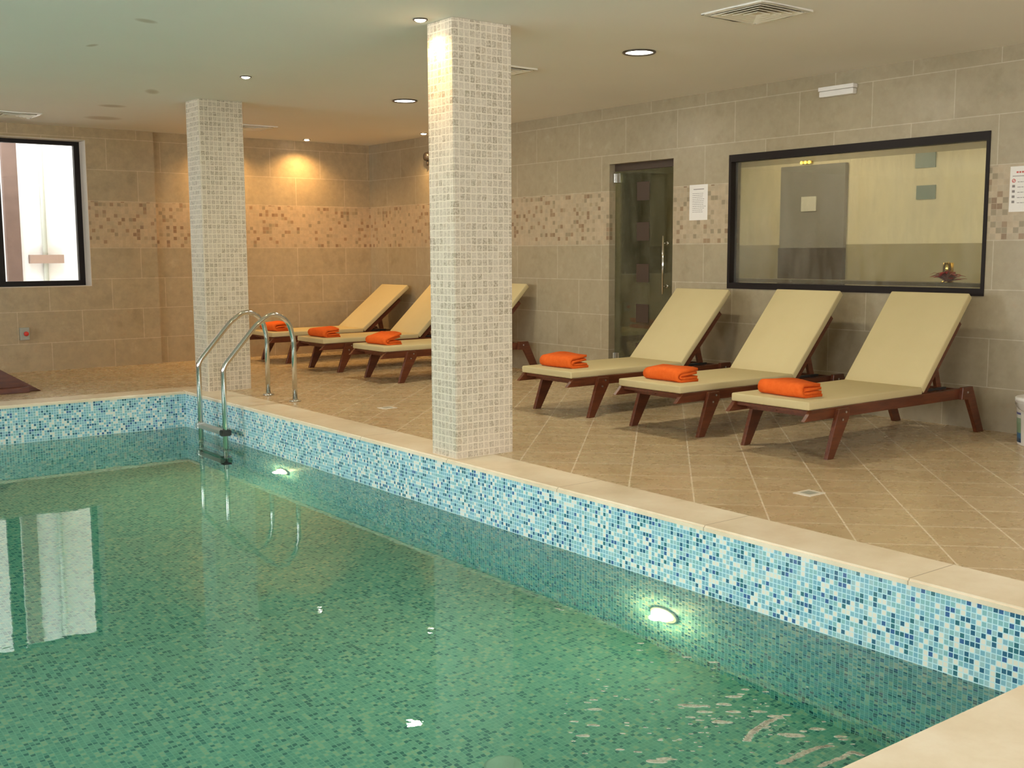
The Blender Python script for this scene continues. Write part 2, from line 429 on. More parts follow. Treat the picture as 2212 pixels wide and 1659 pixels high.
# pale flecks on the water in the near right corner
BL = [(2.386,2.723,5),(2.418,2.728,5),(2.369,2.664,9),(2.494,2.766,3),(2.53,2.791,3),(2.498,2.706,3),(2.511,2.661,3),(2.929,3.028,5),(2.872,2.977,4),(2.961,2.814,6),(3.003,2.715,6),(2.943,3.557,4),(2.942,3.534,4),(2.25,2.635,5),(2.278,2.577,7),(2.379,2.521,3),(2.64,2.492,12),(2.629,2.51,7),(2.673,2.466,8),(2.816,2.454,9),(2.738,2.43,9),(2.64,2.429,9),(2.719,2.368,8),(2.628,2.337,12),(2.786,2.316,8),(2.799,2.259,9),(2.797,2.242,6),(2.707,2.231,7),(2.838,2.243,5),(2.725,2.138,14),(2.779,2.131,5),(2.828,2.115,9),(2.838,2.034,7),(2.827,2.017,6),(2.579,2.393,5),(2.574,2.425,5),(2.894,2.471,6),(2.936,2.413,4),(2.85,2.453,5),(2.257,2.269,12),(2.296,2.259,9),(2.203,2.535,7),(2.228,2.391,5),(2.313,2.471,3),(2.26,2.346,4)]
SK = [([(2.773,2.247),(2.735,2.245),(2.69,2.235),(2.654,2.228),(2.611,2.21),(2.576,2.191)], .014),
      ([(2.757,2.013),(2.724,2.027),(2.664,2.032),(2.593,2.028),(2.531,2.03)], .015),
      ([(2.781,1.914),(2.776,1.946),(2.722,1.94),(2.661,1.945),(2.614,1.943)], .013)]
bm = bmesh.new()
def blob(x, y, r, s=1.):
    n = 10; a0 = random.random()*6; a = [random.uniform(.7, 1.15) for _ in range(n)]
    ca, sa = math.cos(-.75), math.sin(-.75)
    top = []; bot = []
    for k in range(n):
        th = 2*PI*k/n+a0; u, v = r*s*a[k]*math.cos(th), r*.55*a[k]*math.sin(th)
        top.append(bm.verts.new((x+(u*ca-v*sa)*.9, y+(u*sa+v*ca)*.9, ZW+.0022))); bot.append(bm.verts.new((x+u*ca-v*sa, y+u*sa+v*ca, ZW+.0003)))
    bm.faces.new(top); bm.faces.new(bot[::-1])
    for k in range(n): bm.faces.new((bot[k], bot[(k+1) % n], top[(k+1) % n], top[k]))
for x, y, r in BL: blob(x, y, r*.0021, 1.6)
for _ in range(110):
    x = random.gauss(2.62, .2); y = random.gauss(2.36, .2)
    if x < 3.4 and y > 1.7: blob(x, y, random.uniform(.002, .006), 1.7)
for pts, r in SK:
    for (xa, ya), (xb, yb) in zip(pts, pts[1:]):
        for k in range(5):
            f = k/5; blob(xa+(xb-xa)*f, ya+(yb-ya)*f, r*random.uniform(.75, 1.), 1.25)
t = NT('pale_flecks'); P, X, Y, Z = t.pos()
d_ = t.n('ShaderNodeBsdfDiffuse'); d_.inputs[0].default_value = (.62, .60, .50, 1)
tr = t.n('ShaderNodeBsdfTransparent'); mx = t.n('ShaderNodeMixShader')
t.l(t.ramp(t.noise(P, 60, 3), [(.35, (.25, .25, .25)), (.65, (.75, .75, .75))]), mx.inputs[0])
t.l(tr.outputs[0], mx.inputs[1]); t.l(d_.outputs[0], mx.inputs[2]); t.l(mx.outputs[0], t.out.inputs[0])
tag(obj('pool_flecks', bm, t.m), 'pale flecks on the water near the pool corner', 'foam', kind='stuff')

# ------------------------------------------------------------------ pillars
def pillar(x, y, wd, dp, label):
    bm = bmesh.new(); box(bm, x, x+wd, y, y+dp, .0, H-.001)
    bmesh.ops.bevel(bm, geom=[e for e in bm.edges if abs(e.verts[0].co.z-e.verts[1].co.z) > 1], offset=.006, segments=2, affect='EDGES')
    return tag(obj('pillar', bm, M['pillar']), label, 'pillar', 'mosaic pillars beside the pool')
pillar(3.619, 5.304, .417, .263, 'wide stone mosaic pillar in the middle, standing on the pool edge nearest the camera')
pillar(3.722, 9.307, .402, .289, 'farther stone mosaic pillar standing behind the steel pool ladder')

# ------------------------------------------------------------------ sun loungers
def slab_rounded(bm, L, W, T, r):
    box(bm, 0, L, -W/2, W/2, 0, T)
    bmesh.ops.bevel(bm, geom=bm.edges[:], offset=r, segments=3, affect='EDGES', profile=.5)
def lounger(x, yc, ang, label, rz=0.):
    t0 = thing('sun_lounger', (x, yc, 0), label, 'sun lounger', 'sun loungers along the right wall', rz)
    W = .30
    for s in (-1, 1):
        y0, y1 = (s*W-.0, s*(W-.03))
        y0, y1 = min(y0, y1), max(y0, y1)
        prismo('side_rail', [(-.045, .235), (.02, .297), (1.62, .305), (1.62, .235)], 'y', y0, y1, M['wood'], t0, .004)
        ly0, ly1 = (s*W, s*(W+.028)); ly0, ly1 = min(ly0, ly1), max(ly0, ly1)
        lg = prismo('leg', [(.135, 0), (.195, 0), (.335, .235), (.335, .29), (.235, .29)], 'y', ly0, ly1, M['wood'], t0, .004)
        bm = bmesh.new(); yy = s*(W+.0285)
        for (bx, bz) in ((.30, .268), (.27, .225)):
            bm = bmesh.new(); rod(bm, (bx, yy-.002*s, bz), (bx, yy+.003*s, bz), .007, 10); obj('bolt', bm, M['screw'], lg)
        lg = prismo('leg', [(1.535, .235), (1.545, .315), (1.66, .315), (1.815, 0), (1.735, 0), (1.61, .235)], 'y', ly0, ly1, M['wood'], t0, .004)
        bm = bmesh.new(); rod(bm, (1.60, yy-.002*s, .28), (1.60, yy+.003*s, .28), .007, 10)
        obj('bolt', bm, M['screw'], lg)
    # seat slats on cross boards
    for ca_ in ((.12, .155, .24, .272), (1.57, 1.60, .235, .30)): bxo('cross_board', (ca_[0], ca_[1], -.27, .27, ca_[2], ca_[3]), M['wood'], t0)
    bm = bmesh.new()
    for k in range(14): box(bm, .03+k*.08, .03+k*.08+.055, -.27, .27, .272, .290)
    box(bm, .03, 1.12, -.03, .03, .268, .2725)
    obj('slats', bm, M['wood'], t0)
    hx = 1.13; ca, sa = math.cos(ang), math.sin(ang)
    def rot(bm, z0=.294, x0=hx):
        bmesh.ops.rotate(bm, verts=bm.verts, cent=(0, 0, 0), matrix=Matrix.Rotation(-ang, 3, 'Y'))
        bmesh.ops.translate(bm, verts=bm.verts, vec=(x0, 0, z0))
    bm = bmesh.new()
    for k in range(8): box(bm, .03+k*.07, .03+k*.07+.045, -.24, .24, -.02, -.004)
    box(bm, .03, .565, -.03, .03, -.024, -.0195)
    rot(bm, .300, hx+.03); obj('back_slats', bm, M['wood'], t0)
    for s in (-1, 1):
        bm = bmesh.new(); box(bm, .0, .60, s*.255-.015, s*.255+.015, -.042, -.003)
        rot(bm, .300, hx+.03); obj('back_rail', bm, M['wood'], t0)
    # prop: two struts on a crossbar
    px, pz = hx+.03+.27*ca+.02, .30+.27*sa-.035
    for s in (-1, 1):
        prismo('back_prop', [(px-.025, pz), (px+.02, pz+.01), (1.44, .30), (1.39, .30)], 'y', s*.225-.012, s*.225+.012, M['wood'], t0)
    bxo('prop_crossbar', (1.385, 1.425, -.26, .26, .285, .300), M['wood'], t0)
    for ya in (-.262, .24): bxo('ratchet_bar', (hx+.08, 1.45, ya, ya+.022, .306, .322), M['black'], t0)
    bm = bmesh.new(); slab_rounded(bm, hx+.005, .585, .050, .010)
    bmesh.ops.translate(bm, verts=bm.verts, vec=(0, 0, .296)); sc = obj('seat_cushion', bm, M['cushion'], t0, True)
    bm = bmesh.new(); slab_rounded(bm, .785, .585, .050, .010); rot(bm, .304, hx+.022)
    obj('back_cushion', bm, M['cushion'], t0, True)
    bm = bmesh.new(); rod(bm, (hx+.012, -.27, .325), (hx+.012, .27, .325), .012, 8); obj('cushion_hinge', bm, M['cushion'], t0, True)
    return t0
R = math.radians
GR = [(5.15, 4.265, R(49), 'cream cushioned wooden sun lounger nearest the camera, rightmost of the row'),
      (5.14, 5.27, R(48), 'cream cushioned wooden sun lounger second from the right, under the dark framed window'),
      (5.15, 6.365, R(46), 'cream cushioned wooden sun lounger in front of the green glass door'),
      (5.21, 9.10, R(45), 'wooden sun lounger partly hidden behind the nearest mosaic pillar'),
      (5.22, 10.30, R(43), 'wooden sun lounger second from the back corner, head end cut off by the pillar'),
      (5.22, 11.48, R(38.5), 'farthest wooden sun lounger, standing along the back wall with a low tilted back')]
for g_ in GR: lounger(*g_)

# folded towels
def make_towel(loc, label, ln=.34, dep=.19, rz=0., flop=0.):
    bm = bmesh.new()
    def cshape(h0, h1, th, x0, x1, xt):
        """U of cloth: open towards +x, folded at x0"""
        pts_o = []; pts_i = []
        zc = (h0+h1)/2; ro = (h1-h0)/2; n = 10
        pts_o.append((x1, h0)); pts_i.append((x1, h0+th))
        for k in range(n+1):
            a = -PI/2 - PI*k/n
            pts_o.append((x0+ro+ro*math.cos(a), zc+ro*math.sin(a)))
            pts_i.append((x0+ro+max(ro-th, .001)*math.cos(a), zc+max(ro-th, .001)*math.sin(a)))
        pts_o.append((xt, h1)); pts_i.append((xt, h1-th))
        return pts_o, pts_i
    random.seed(int(loc[1]*100))
    for (h0, h1, th, x0, x1, xt) in ((0, .090, .0195, 0, dep, dep-.012), (.0225, .0655, .0170, .026, dep-.008, dep-.02)):
        po, pi = cshape(h0, h1, th, x0, x1, xt)
        NY = 9; rings = []
        ph = random.random()*6
        for j in range(NY):
            y = -ln/2 + ln*j/(NY-1)
            sag = 1-.10*(2*j/(NY-1)-1)**2
            ring_ = [bm.verts.new((p[0]+.005*math.sin(ph+j*.9+i*.3)+flop*max(0, p[0]-.1)*0, y+.004*math.sin(ph+i*.5), max(0.0, p[1]*sag*(1+.05*math.sin(j*.8+ph+p[0]*14))+flop*max(0, p[0]-.06)*(1 if p[1] > .044 else 0)))) for i, p in enumerate(po+pi[::-1])]
            rings.append(ring_)
        m = len(rings[0])
        for A, B in zip(rings, rings[1:]):
            for k in range(m): bm.faces.new((A[k], A[(k+1) % m], B[(k+1) % m], B[k]))
        n_ = len(po)
        for rg in (rings[0], rings[-1]):
            for k in range(n_-1): bm.faces.new((rg[k], rg[k+1], rg[m-2-k], rg[m-1-k]))
    o = obj('folded_towel', bm, M['towel'], None, True)
    o.location = loc; o.rotation_euler = (0, 0, rz)
    return tag(o, label, 'towel', 'orange towels folded on the loungers')
TZ = .3455
make_towel((5.245, 4.27, TZ), 'folded orange towel on the sun lounger nearest the camera', rz=-.06)
make_towel((5.255, 5.28, TZ), 'folded orange towel on the second sun lounger from the right', rz=-.04, flop=.05)
make_towel((5.26, 6.40, TZ), 'folded orange towel on the lounger in front of the green glass door', rz=.04, flop=.12)
make_towel((5.29, 9.10, TZ), 'puffed up orange towel on the lounger half hidden by the nearest pillar', rz=.05, flop=.25)
make_towel((5.30, 10.32, TZ), 'folded orange towel on the second lounger from the back corner', rz=.03, flop=.1)
make_towel((5.30, 11.50, TZ), 'folded orange towel on the farthest lounger, seen through the ladder rail', rz=.03, flop=.1)

# ------------------------------------------------------------------ pool ladder
lad = thing('pool_ladder', (3.44, 8.52, 0), 'polished steel pool ladder with two curved handrails at the pool edge', 'ladder')
for dy in (-.255, .255):
    pts = fillet([(.60, dy, .0), (.60, dy, .50), (.56, dy, .665), (.42, dy, .735), (.28, dy, .64), (-.01, dy, .32), (-.01, dy, -1.15)], {1: .3, 2: .25, 3: .16, 4: .25, 5: .12}, 7)
    bm = bmesh.new(); tube(bm, pts, .0205, 14); rl = obj('handrail', bm, M['steel'], lad, True)
    bm = bmesh.new(); lathe(bm, [(0, .001), (.048, .001), (.050, .006), (.044, .011), (.026, .014), (.022, .018), (0, .018)], (.60, dy, 0), 24)
    obj('floor_flange', bm, M['steel'], rl, True)
for z in (-.20, -.46, -.72, -.98):
    bm = bmesh.new(); box(bm, -.045, .025, -.235, .235, z-.018, z+.014)
    bmesh.ops.bevel(bm, geom=bm.edges[:], offset=.004, segments=2, affect='EDGES')
    st_ = obj('step', bm, M['satin'], lad)
    for s in (-1, 1):
        bm = bmesh.new(); box(bm, -.05, .03, s*.255-.028, s*.255+.028, z-.026, z+.022)
        bmesh.ops.bevel(bm, geom=bm.edges[:], offset=.006, segments=2, affect='EDGES')
        obj('step_bracket', bm, M['black'] if s < 0 else M['steel'], st_)

# ------------------------------------------------------------------ ceiling fittings
def area(name, loc, rot, sx, sy, power, col, spread=None):
    l = D.lights.new(name, 'AREA'); l.shape = 'RECTANGLE'; l.size = sx; l.size_y = sy; l.energy = power; l.color = col
    if spread: l.spread = spread
    o = D.objects.new(name, l); COL.objects.link(o); o.location = loc; o.rotation_euler = rot; return o
def point(name, loc, power, col, r=.05):
    l = D.lights.new(name, 'POINT'); l.energy = power; l.color = col; l.shadow_soft_size = r
    o = D.objects.new(name, l); COL.objects.link(o); o.location = loc; return o
def spot(name, loc, rot, power, col, ang, blend=.6, r=.02):
    l = D.lights.new(name, 'SPOT'); l.energy = power; l.color = col; l.spot_size = ang; l.spot_blend = blend; l.shadow_soft_size = r
    o = D.objects.new(name, l); COL.objects.link(o); o.location = loc; o.rotation_euler = rot; return o

def disc_fixture(loc, label):
    t0 = thing('ceiling_light', (loc[0], loc[1], H), label, 'ceiling light', 'large round recessed ceiling lights')
    bm = bmesh.new(); lathe(bm, [(.092, 0), (.110, 0), (.112, -.006), (.106, -.011), (.092, -.009), (.092, 0)], n=40); obj('rim', bm, M['lead'], t0, True)
    bm = bmesh.new(); lathe(bm, [(0, -.006), (.05, -.0055), (.0915, -.003)], n=40); obj('diffuser', bm, M['e_disc'], t0, True)
    return t0
DISC = [(5.24, 5.49, 'large round ceiling light nearest the camera, right of the near pillar'), (5.225, 8.40, 'large round ceiling light left of the near pillar')]
for x, y, lb in DISC:
    disc_fixture((x, y), lb)
for x, y in ((5.24, 5.49), (5.225, 8.40), (5.2, .4)):  # last one is an unseen fill light, added behind the view
    l = D.lights.new('disc_and_fill_lamp', 'AREA'); l.shape = 'DISK'; l.size = .18; l.energy = 24; l.color = (1, .90, .70)
    o = D.objects.new('disc_and_fill_lamp', l); COL.objects.link(o); o.location = (x, y, H-.02)

def spot_fixture(x, y, label):
    t0 = thing('ceiling_spotlight', (x, y, H), label, 'spotlight', 'small recessed ceiling spotlights')
    bm = bmesh.new(); lathe(bm, [(.034, -.001), (.042, -.001), (.043, -.006), (.039, -.009), (.034, -.007), (.034, -.001)], n=28); obj('rim', bm, M['lead'], t0, True)
    bm = bmesh.new(); lathe(bm, [(0, -.018), (.012, -.017), (.026, -.012), (.0335, -.004)], n=28); obj('bulb', bm, M['e_spot'], t0, True)
SP = [(3.508, 5.462, 'small ceiling spotlight beside the top of the near pillar', 42, 0),
      (3.56, 7.96, 'small ceiling spotlight above the pool edge, left of the middle', 26, 0),
      (6.05, 11.89, 'small warm ceiling spotlight close to the back wall, between the two pillars', 92, 1),
      (6.80, 10.55, 'small ceiling spotlight close to the right wall, just left of the near pillar', 92, 2),
      (5.08, 11.89, 'small ceiling spotlight by the back wall hidden behind the farther pillar', 92, 1)]
for x, y, lb, pw, kd in SP:
    spot_fixture(x, y, lb)
for x, y, pw, kd in [(s_[0], s_[1], s_[3], s_[4]) for s_ in SP] + [(3.52, 2.9, 26, 0)]:  # appended entry is an unseen beam added to balance the light
    spot('halogen_and_fill_beam', (x, y, H-.02), (0, 0, 0), pw, (1, .60, .24), R(140), .85, .025)

def vent(x, y, label, mat):
    t0 = thing('ceiling_vent', (x, y, H), label, 'vent', 'square ceiling air diffusers')
    bm = bmesh.new(); a, b = .215, .185
    for (x0, x1, y0, y1) in ((-a, a, -a, -b), (-a, a, b, a), (-a, -b, -b, b), (b, a, -b, b)): box(bm, x0, x1, y0, y1, -.010, -.0005)
    bmesh.ops.subdivide_edges(bm, edges=bm.edges[:], cuts=4)
    for v in bm.verts:
        if v.co.z < -.005: v.co.z += random.uniform(-.003, .003)
    obj('rim', bm, mat, t0)
    bm = bmesh.new()
    for k in range(4):
        ro, ri = .178-k*.042, .178-k*.042-.034
        zo, zi = -.001, -.014
        A = [bm.verts.new((sx*ro, sy*ro, zi)) for sx, sy in ((-1, -1), (1, -1), (1, 1), (-1, 1))]
        B = [bm.verts.new((sx*ri, sy*ri, zo)) for sx, sy in ((-1, -1), (1, -1), (1, 1), (-1, 1))]
        C_ = [bm.verts.new((sx*ri, sy*ri, zo-.003)) for sx, sy in ((-1, -1), (1, -1), (1, 1), (-1, 1))]
        D_ = [bm.verts.new((sx*ro, sy*ro, zi-.003)) for sx, sy in ((-1, -1), (1, -1), (1, 1), (-1, 1))]
        for i in range(4):
            j = (i+1) % 4
            bm.faces.new((A[i], A[j], B[j], B[i])); bm.faces.new((D_[i], D_[j], C_[j], C_[i])); bm.faces.new((A[i], A[j], D_[j], D_[i])); bm.faces.new((B[i], B[j], C_[j], C_[i]))
    box(bm, -.014, .014, -.014, .014, -.012, -.001)
    obj('louvre', bm, M['cream'], t0)
    bxo('duct_plate', (-.183, .183, -.183, .183, -.0008, -.0002), M['drain'], t0)
vent(4.905, 4.208, 'silver rimmed square ceiling vent at the top edge, nearest the camera', M['dimple'])
vent(4.895, 6.62, 'square ceiling vent partly hidden behind the near pillar', M['cream'])
vent(4.98, 11.07, 'square ceiling vent near the back, just right of the farther pillar', M['dimple'])
vent(2.71, 11.33, 'square ceiling vent above the daylight window at the left', M['dimple'])

# ------------------------------------------------------------------ underwater lamps
for y, z, lb in ((3.55, -.775, 'round lit underwater lamp in the pool wall, nearest the camera'), (7.55, -.80, 'round lit underwater lamp in the pool wall near the ladder')):
    t0 = thing('pool_lamp', (PX1, y, z), lb, 'pool light', 'round underwater lamps in the pool wall')
    bm = bmesh.new(); lathe(bm, [(.066, .001), (.088, .001), (.090, .008), (.080, .013), (.066, .010), (.066, .001)], n=32)
    bmesh.ops.rotate(bm, verts=bm.verts, cent=(0, 0, 0), matrix=Matrix.Rotation(-PI/2, 3, 'Y')); obj('rim', bm, M['white'], t0, True)
    bm = bmesh.new(); lathe(bm, [(0, .014), (.04, .011), (.065, .004)], n=32)
    bmesh.ops.rotate(bm, verts=bm.verts, cent=(0, 0, 0), matrix=Matrix.Rotation(-PI/2, 3, 'Y')); obj('lens', bm, M['e_pool'], t0, True)
for x, y, z, s in ((PX1, 3.55, -.775, -1), (PX1, 7.55, -.80, -1), (PX0, 3.55, -.78, 1), (PX0, 7.55, -.78, 1)):  # left wall pair are unseen lights added to brighten the water
    if s:
        l = D.lights.new('pool_and_fill_beam', 'AREA'); l.shape = 'DISK'; l.size = .12; l.energy = 11 if s < 0 else 27; l.color = (1, .93, .70)
        o = D.objects.new('pool_and_fill_beam', l); COL.objects.link(o); o.location = (x+s*.03, y, z); o.rotation_euler = (0, PI/2 if s < 0 else -PI/2, 0)
        if s < 0: point('pool_lamp_glow', (x+s*.06, y, z), 8.0, (1, .80, .36), .03)

# ------------------------------------------------------------------ inner window, right wall
wf = D.objects.new('window_1', None); COL.objects.link(wf); wf.location = (XR, WY0, WZ0); struct(wf)
def rel(o, root): o.parent = root; o.location = -root.location if o.location.length == 0 else o.location - root.location; return o
x0, x1 = XR-.008, XR+.075
bm = bmesh.new(); box(bm, x0, x1, WY0, WY1, WZ0, WZ0+.048); box(bm, x0, x1, WY0, WY1, WZ1-.058, WZ1)
box(bm, x0, x1, WY0, WY0+.025, WZ0+.048, WZ1-.058); box(bm, x0, x1, WY1-.025, WY1, WZ0+.048, WZ1-.058)
rel(obj('window_frame', bm, M['frame']), wf)
rel(bxo('pane', (XR+.048, XR+.054, WY0+.025, WY1-.025, WZ0+.048, WZ1-.058), M['glass_fog']), wf)
bm = bmesh.new(); box(bm, XR+.076, XR+.30, WY0-.05, WY1+.05, .955, .982)
rel(obj('window_sill', bm, M['sill']), wf)

# room behind it
IX = 8.6
t = NT('half_tiled_room_wall'); P, X, Y, Z = t.pos()
low = t.math('LESS_THAN', Z, 1.265); refl_band = t.math('GREATER_THAN', Z, 2.03)  # upper band paints the ceiling's blurred reflection into the wall colour
c = t.mix(low, t.mix(refl_band, (.80, .71, .52), (.40, .34, .24)), t.mix(t.noise(P, 5, 4), (.36, .30, .18), (.42, .36, .23)))
t.bsdf(c, .6); M['inner'] = t.m
struct(bxo('wall_inner_far', (IX, IX+.1, 3.0, 10.2, -.05, H), M['inner']))
struct(bxo('wall_inner_right', (XR+.14, IX, 3.0, 3.1, -.05, H), M['inner']))
struct(bxo('wall_inner_left', (XR+.14, IX, 10.1, 10.2, -.05, H), M['inner']))
struct(bxo('floor_inner', (XR, IX, 3.1, 10.1, -.05, -.001), M['floor']))
struct(bxo('ceiling_inner', (XR+.14, IX, 3.1, 10.1, 2.40, 2.5), M['ceil']))
pn = bxo('cupboard', (8.44, IX-.006, 8.81, 9.9, 0, 2.06), plain('olive_laminate', (.15, .115, .06), .5), None, .003); tag(pn, 'dark olive tall cupboard seen through the green glass door', 'cupboard')
dr = D.objects.new('door_2', None); COL.objects.link(dr); dr.location = (IX, 6.64, 0); struct(dr)
for nm, dm, m_ in (('door_panel', (-.05, -.001, -.37, .37, 0, 1.235), M['brown']), ('door_light', (-.045, -.001, -.37, .36, 1.235, 2.0), M['greyglass'])):
    bxo(nm, dm, m_, dr, .002)
nt_ = bxo('notice', (IX-.056, IX-.0455, 6.575, 6.745, 1.575, 1.71), M['paper'])
tag(nt_, 'small square notice on the grey door seen through the dark framed window', 'notice')
s1 = bxo('wall_sign', (IX-.012, IX, 5.385, 5.565, 1.64, 1.757), M['bluegrey']); tag(s1, 'lower blue grey plate on the cream wall behind the dark framed window', 'sign', 'blue grey plates behind the window')
s2 = bxo('wall_sign', (IX-.012, IX, 5.395, 5.585, 1.905, 2.03), M['bluegrey']); tag(s2, 'upper blue grey plate on the cream wall behind the dark framed window', 'sign', 'blue grey plates behind the window')
t0 = thing('wall_lamp', (IX-.001, 6.72, 2.03), 'tiny yellow lamp above the grey door behind the window', 'lamp')
bxo('base', (-.03, 0, -.06, .06, -.012, .012), M['brass'], t0); 
for k in range(3):
    bm = bmesh.new(); lathe(bm, [(0, -.018), (.010, -.014), (.012, 0), (.006, .012), (0, .014)], (-.042, -.045+k*.045, 0), 12)
    obj('bulb', bm, M['e_warm'], t0, True)
point('inner_fill', (7.6, 3.75, 2.2), 27, (1, .86, .60), .12)  # this and the next: unseen lights added to brighten the inner room
point('inner_fill', (7.4, 6.6, 2.25), 28, (1, .86, .60), .12)

# candle holder with red leaves on the inner sill
ch = thing('candle_holder', (7.15, 4.36, .982), 'brass candle holder ringed with dark red leaves on the inner window sill', 'candle holder')
bm = bmesh.new(); lathe(bm, [(0, .0), (.035, .0), (.036, .006), (.012, .012), (.010, .030), (.018, .040), (.012, .050), (.028, .060), (.031, .066), (.031, .116), (.028, .118), (.0275, .075), (0, .075)], n=24)
obj('holder', bm, M['brass'], ch, True)
bm = bmesh.new(); lathe(bm, [(0, .075), (.024, .075), (.024, .112), (.006, .115), (.0015, .116), (.0015, .128), (0, .128)], n=20); obj('candle', bm, M['brass'], ch, True)
bm = bmesh.new()
for k in range(24):
    a = 2*PI*k/24+.2*(k % 3); L = random.uniform(.06, .105); wd = .03; lift = random.uniform(.0, .06)
    pr = []
    for j, (f, wf_) in enumerate(((0, .25), (.35, 1.), (.7, .8), (1., .04))):
        z = .012 + lift*math.sin(f*PI*.75)
        for s in (-1, 1):
            r_, q_ = .015+L*f, s*wd/2*wf_
            pr.append((r_*math.cos(a)-q_*math.sin(a), r_*math.sin(a)+q_*math.cos(a), z - .004*abs(s)*wf_))
    vt = [bm.verts.new(p) for p in pr]; vb = [bm.verts.new((p[0], p[1], p[2]-.002)) for p in pr]
    for j in range(3):
        i = j*2
        bm.faces.new((vt[i], vt[i+1], vt[i+3], vt[i+2])); bm.faces.new((vb[i], vb[i+2], vb[i+3], vb[i+1]))
        bm.faces.new((vt[i], vt[i+2], vb[i+2], vb[i])); bm.faces.new((vt[i+1], vb[i+1], vb[i+3], vt[i+3]))
obj('leaves', bm, M['leaf'], ch); ch.scale = (1.18, 1.18, 1.18)

# ------------------------------------------------------------------ glass door
gd = D.objects.new('door_1', None); COL.objects.link(gd); gd.location = (7.10, DY0, 0); struct(gd)
rel(bxo('door_glass', (7.100, 7.108, DY0+.004, DY1-.004, .012, 1.945), M['glass_green']), gd)
rel(bxo('door_header', (7.095, 7.135, DY0, DY1, 1.947, DZ1), M['brown']), gd)
for zc in (1.752, 1.389, 1.012, .645, .285):
    rel(bxo('square_inset', (7.0965, 7.0995, 7.288, 7.448, zc-.083, zc+.083), M['brown']), gd)
bm = bmesh.new(); rod(bm, (7.045, 7.055, .83), (7.045, 7.055, 1.345), .0105, 14); hd = rel(obj('door_handle', bm, M['steel'], None, True), gd)
for z in (.90, 1.28):
    bm = bmesh.new(); rod(bm, (7.045, 7.055, z), (7.0985, 7.055, z), .008, 12); rod(bm, (7.094, 7.055, z), (7.0995, 7.055, z), .016, 14)
    rel(obj('handle_post', bm, M['steel'], None, True), gd)
for zc in (1.885, .22):
    bm = bmesh.new(); box(bm, 7.088, 7.118, DY1-.075, DY1-.01, zc-.042, zc+.042); bmesh.ops.bevel(bm, geom=bm.edges[:], offset=.003, segments=2, affect='EDGES')
    rod(bm, (7.080, DY1-.012, zc-.04), (7.080, DY1-.012, zc+.04), .009, 10)
    rel(obj('hinge', bm, M['steel'], None), gd)

# ------------------------------------------------------------------ things on the right wall
def sheet(yc, zc, wd, ht, label, red=False):
    t0 = thing('paper_notice', (XR+.0015, yc, zc), label, 'notice')
    bxo('sheet', (-.0022, -.0002, -wd/2, wd/2, -ht/2, ht/2), M['paper'], t0)
    bm = bmesh.new(); bm2 = bmesh.new()
    def bar(b, ya, yb, z, h): box(b, -.0028, -.0022, ya, yb, z-h/2, z+h/2)
    random.seed(3)
    if not red:
        bar(bm, -wd*.30, wd*.28, ht*.37, .006)
        for k in range(11):
            z = ht*.25-k*ht*.052; e = random.uniform(.18, .36)
            y = wd*.33
            while y > -wd*e:
                l_ = random.uniform(.008, .022); bar(bm, y-l_, y, z, .0034); y -= l_+.004
        obj('print', bm, M['ink'], t0)
    else:
        y = wd*.30
        for l_ in (.014, .012, .013, .012, .016, .012): bar(bm2, y-l_, y, ht*.37, .011); y -= l_+.005
        obj('heading', bm2, M['redink'], t0)
        bar(bm, -wd*.40, wd*.42, ht*.285, .004)
        for k in range(5):
            z = ht*.17-k*ht*.115; y = wd*.25
            while y > -wd*.38:
                l_ = random.uniform(.010, .024); bar(bm, y-l_, y, z-.004, .0038); y -= l_+.004
            if k: bar(bm, wd*.33, wd*.42, z+.003, .016)
        obj('print', bm, M['ink'], t0)
        bm = bmesh.new(); lathe(bm, [(.008, 0), (.0125, 0), (.0125, .0006), (.008, .0006), (.008, 0)], n=20)
        box(bm, -.002, .002, -.009, .009, 0, .0006)
        bmesh.ops.rotate(bm, verts=bm.verts, cent=(0, 0, 0), matrix=Matrix.Rotation(.7, 3, 'Z'))
        bmesh.ops.rotate(bm, verts=bm.verts, cent=(0, 0, 0), matrix=Matrix.Rotation(-PI/2, 3, 'Y'))
        bmesh.ops.translate(bm, verts=bm.verts, vec=(-.0022, wd*.375, ht*.175+.003)); obj('warning_symbol', bm, M['redink'], t0)
    return t0
sheet(6.622, 1.620, .208, .298, 'white printed sheet on the wall between glass door and window')
sheet(3.765, 1.600, .21, .292, 'white notice with red heading and symbols at the right picture edge', True)

t0 = thing('emergency_light', (XR, 5.22, 2.385), 'slim white emergency light box high on the tiled wall above the window', 'emergency light')
bxo('housing', (-.055, 0, -.155, .155, .004, .034), M['white'], t0, .004)
bxo('lens_cover', (-.050, 0, -.150, .150, -.040, .003), M['white'], t0, .008)

t0 = thing('wall_fitting', (XR, 10.785, 2.29), 'small dark fitting on the right wall, half hidden behind the near pillar', 'wall fitting')
bm = bmesh.new(); lathe(bm, [(0, 0), (.05, 0), (.055, .02), (.045, .06), (.02, .07), (0, .072)], n=24)
bmesh.ops.rotate(bm, verts=bm.verts, cent=(0, 0, 0), matrix=Matrix.Rotation(-PI/2, 3, 'Y')); obj('body', bm, M['lead'], t0, True)
bm = bmesh.new(); rod(bm, (-.03, 0, -.10), (-.03, 0, -.04), .012); obj('stem', bm, M['lead'], t0, True)

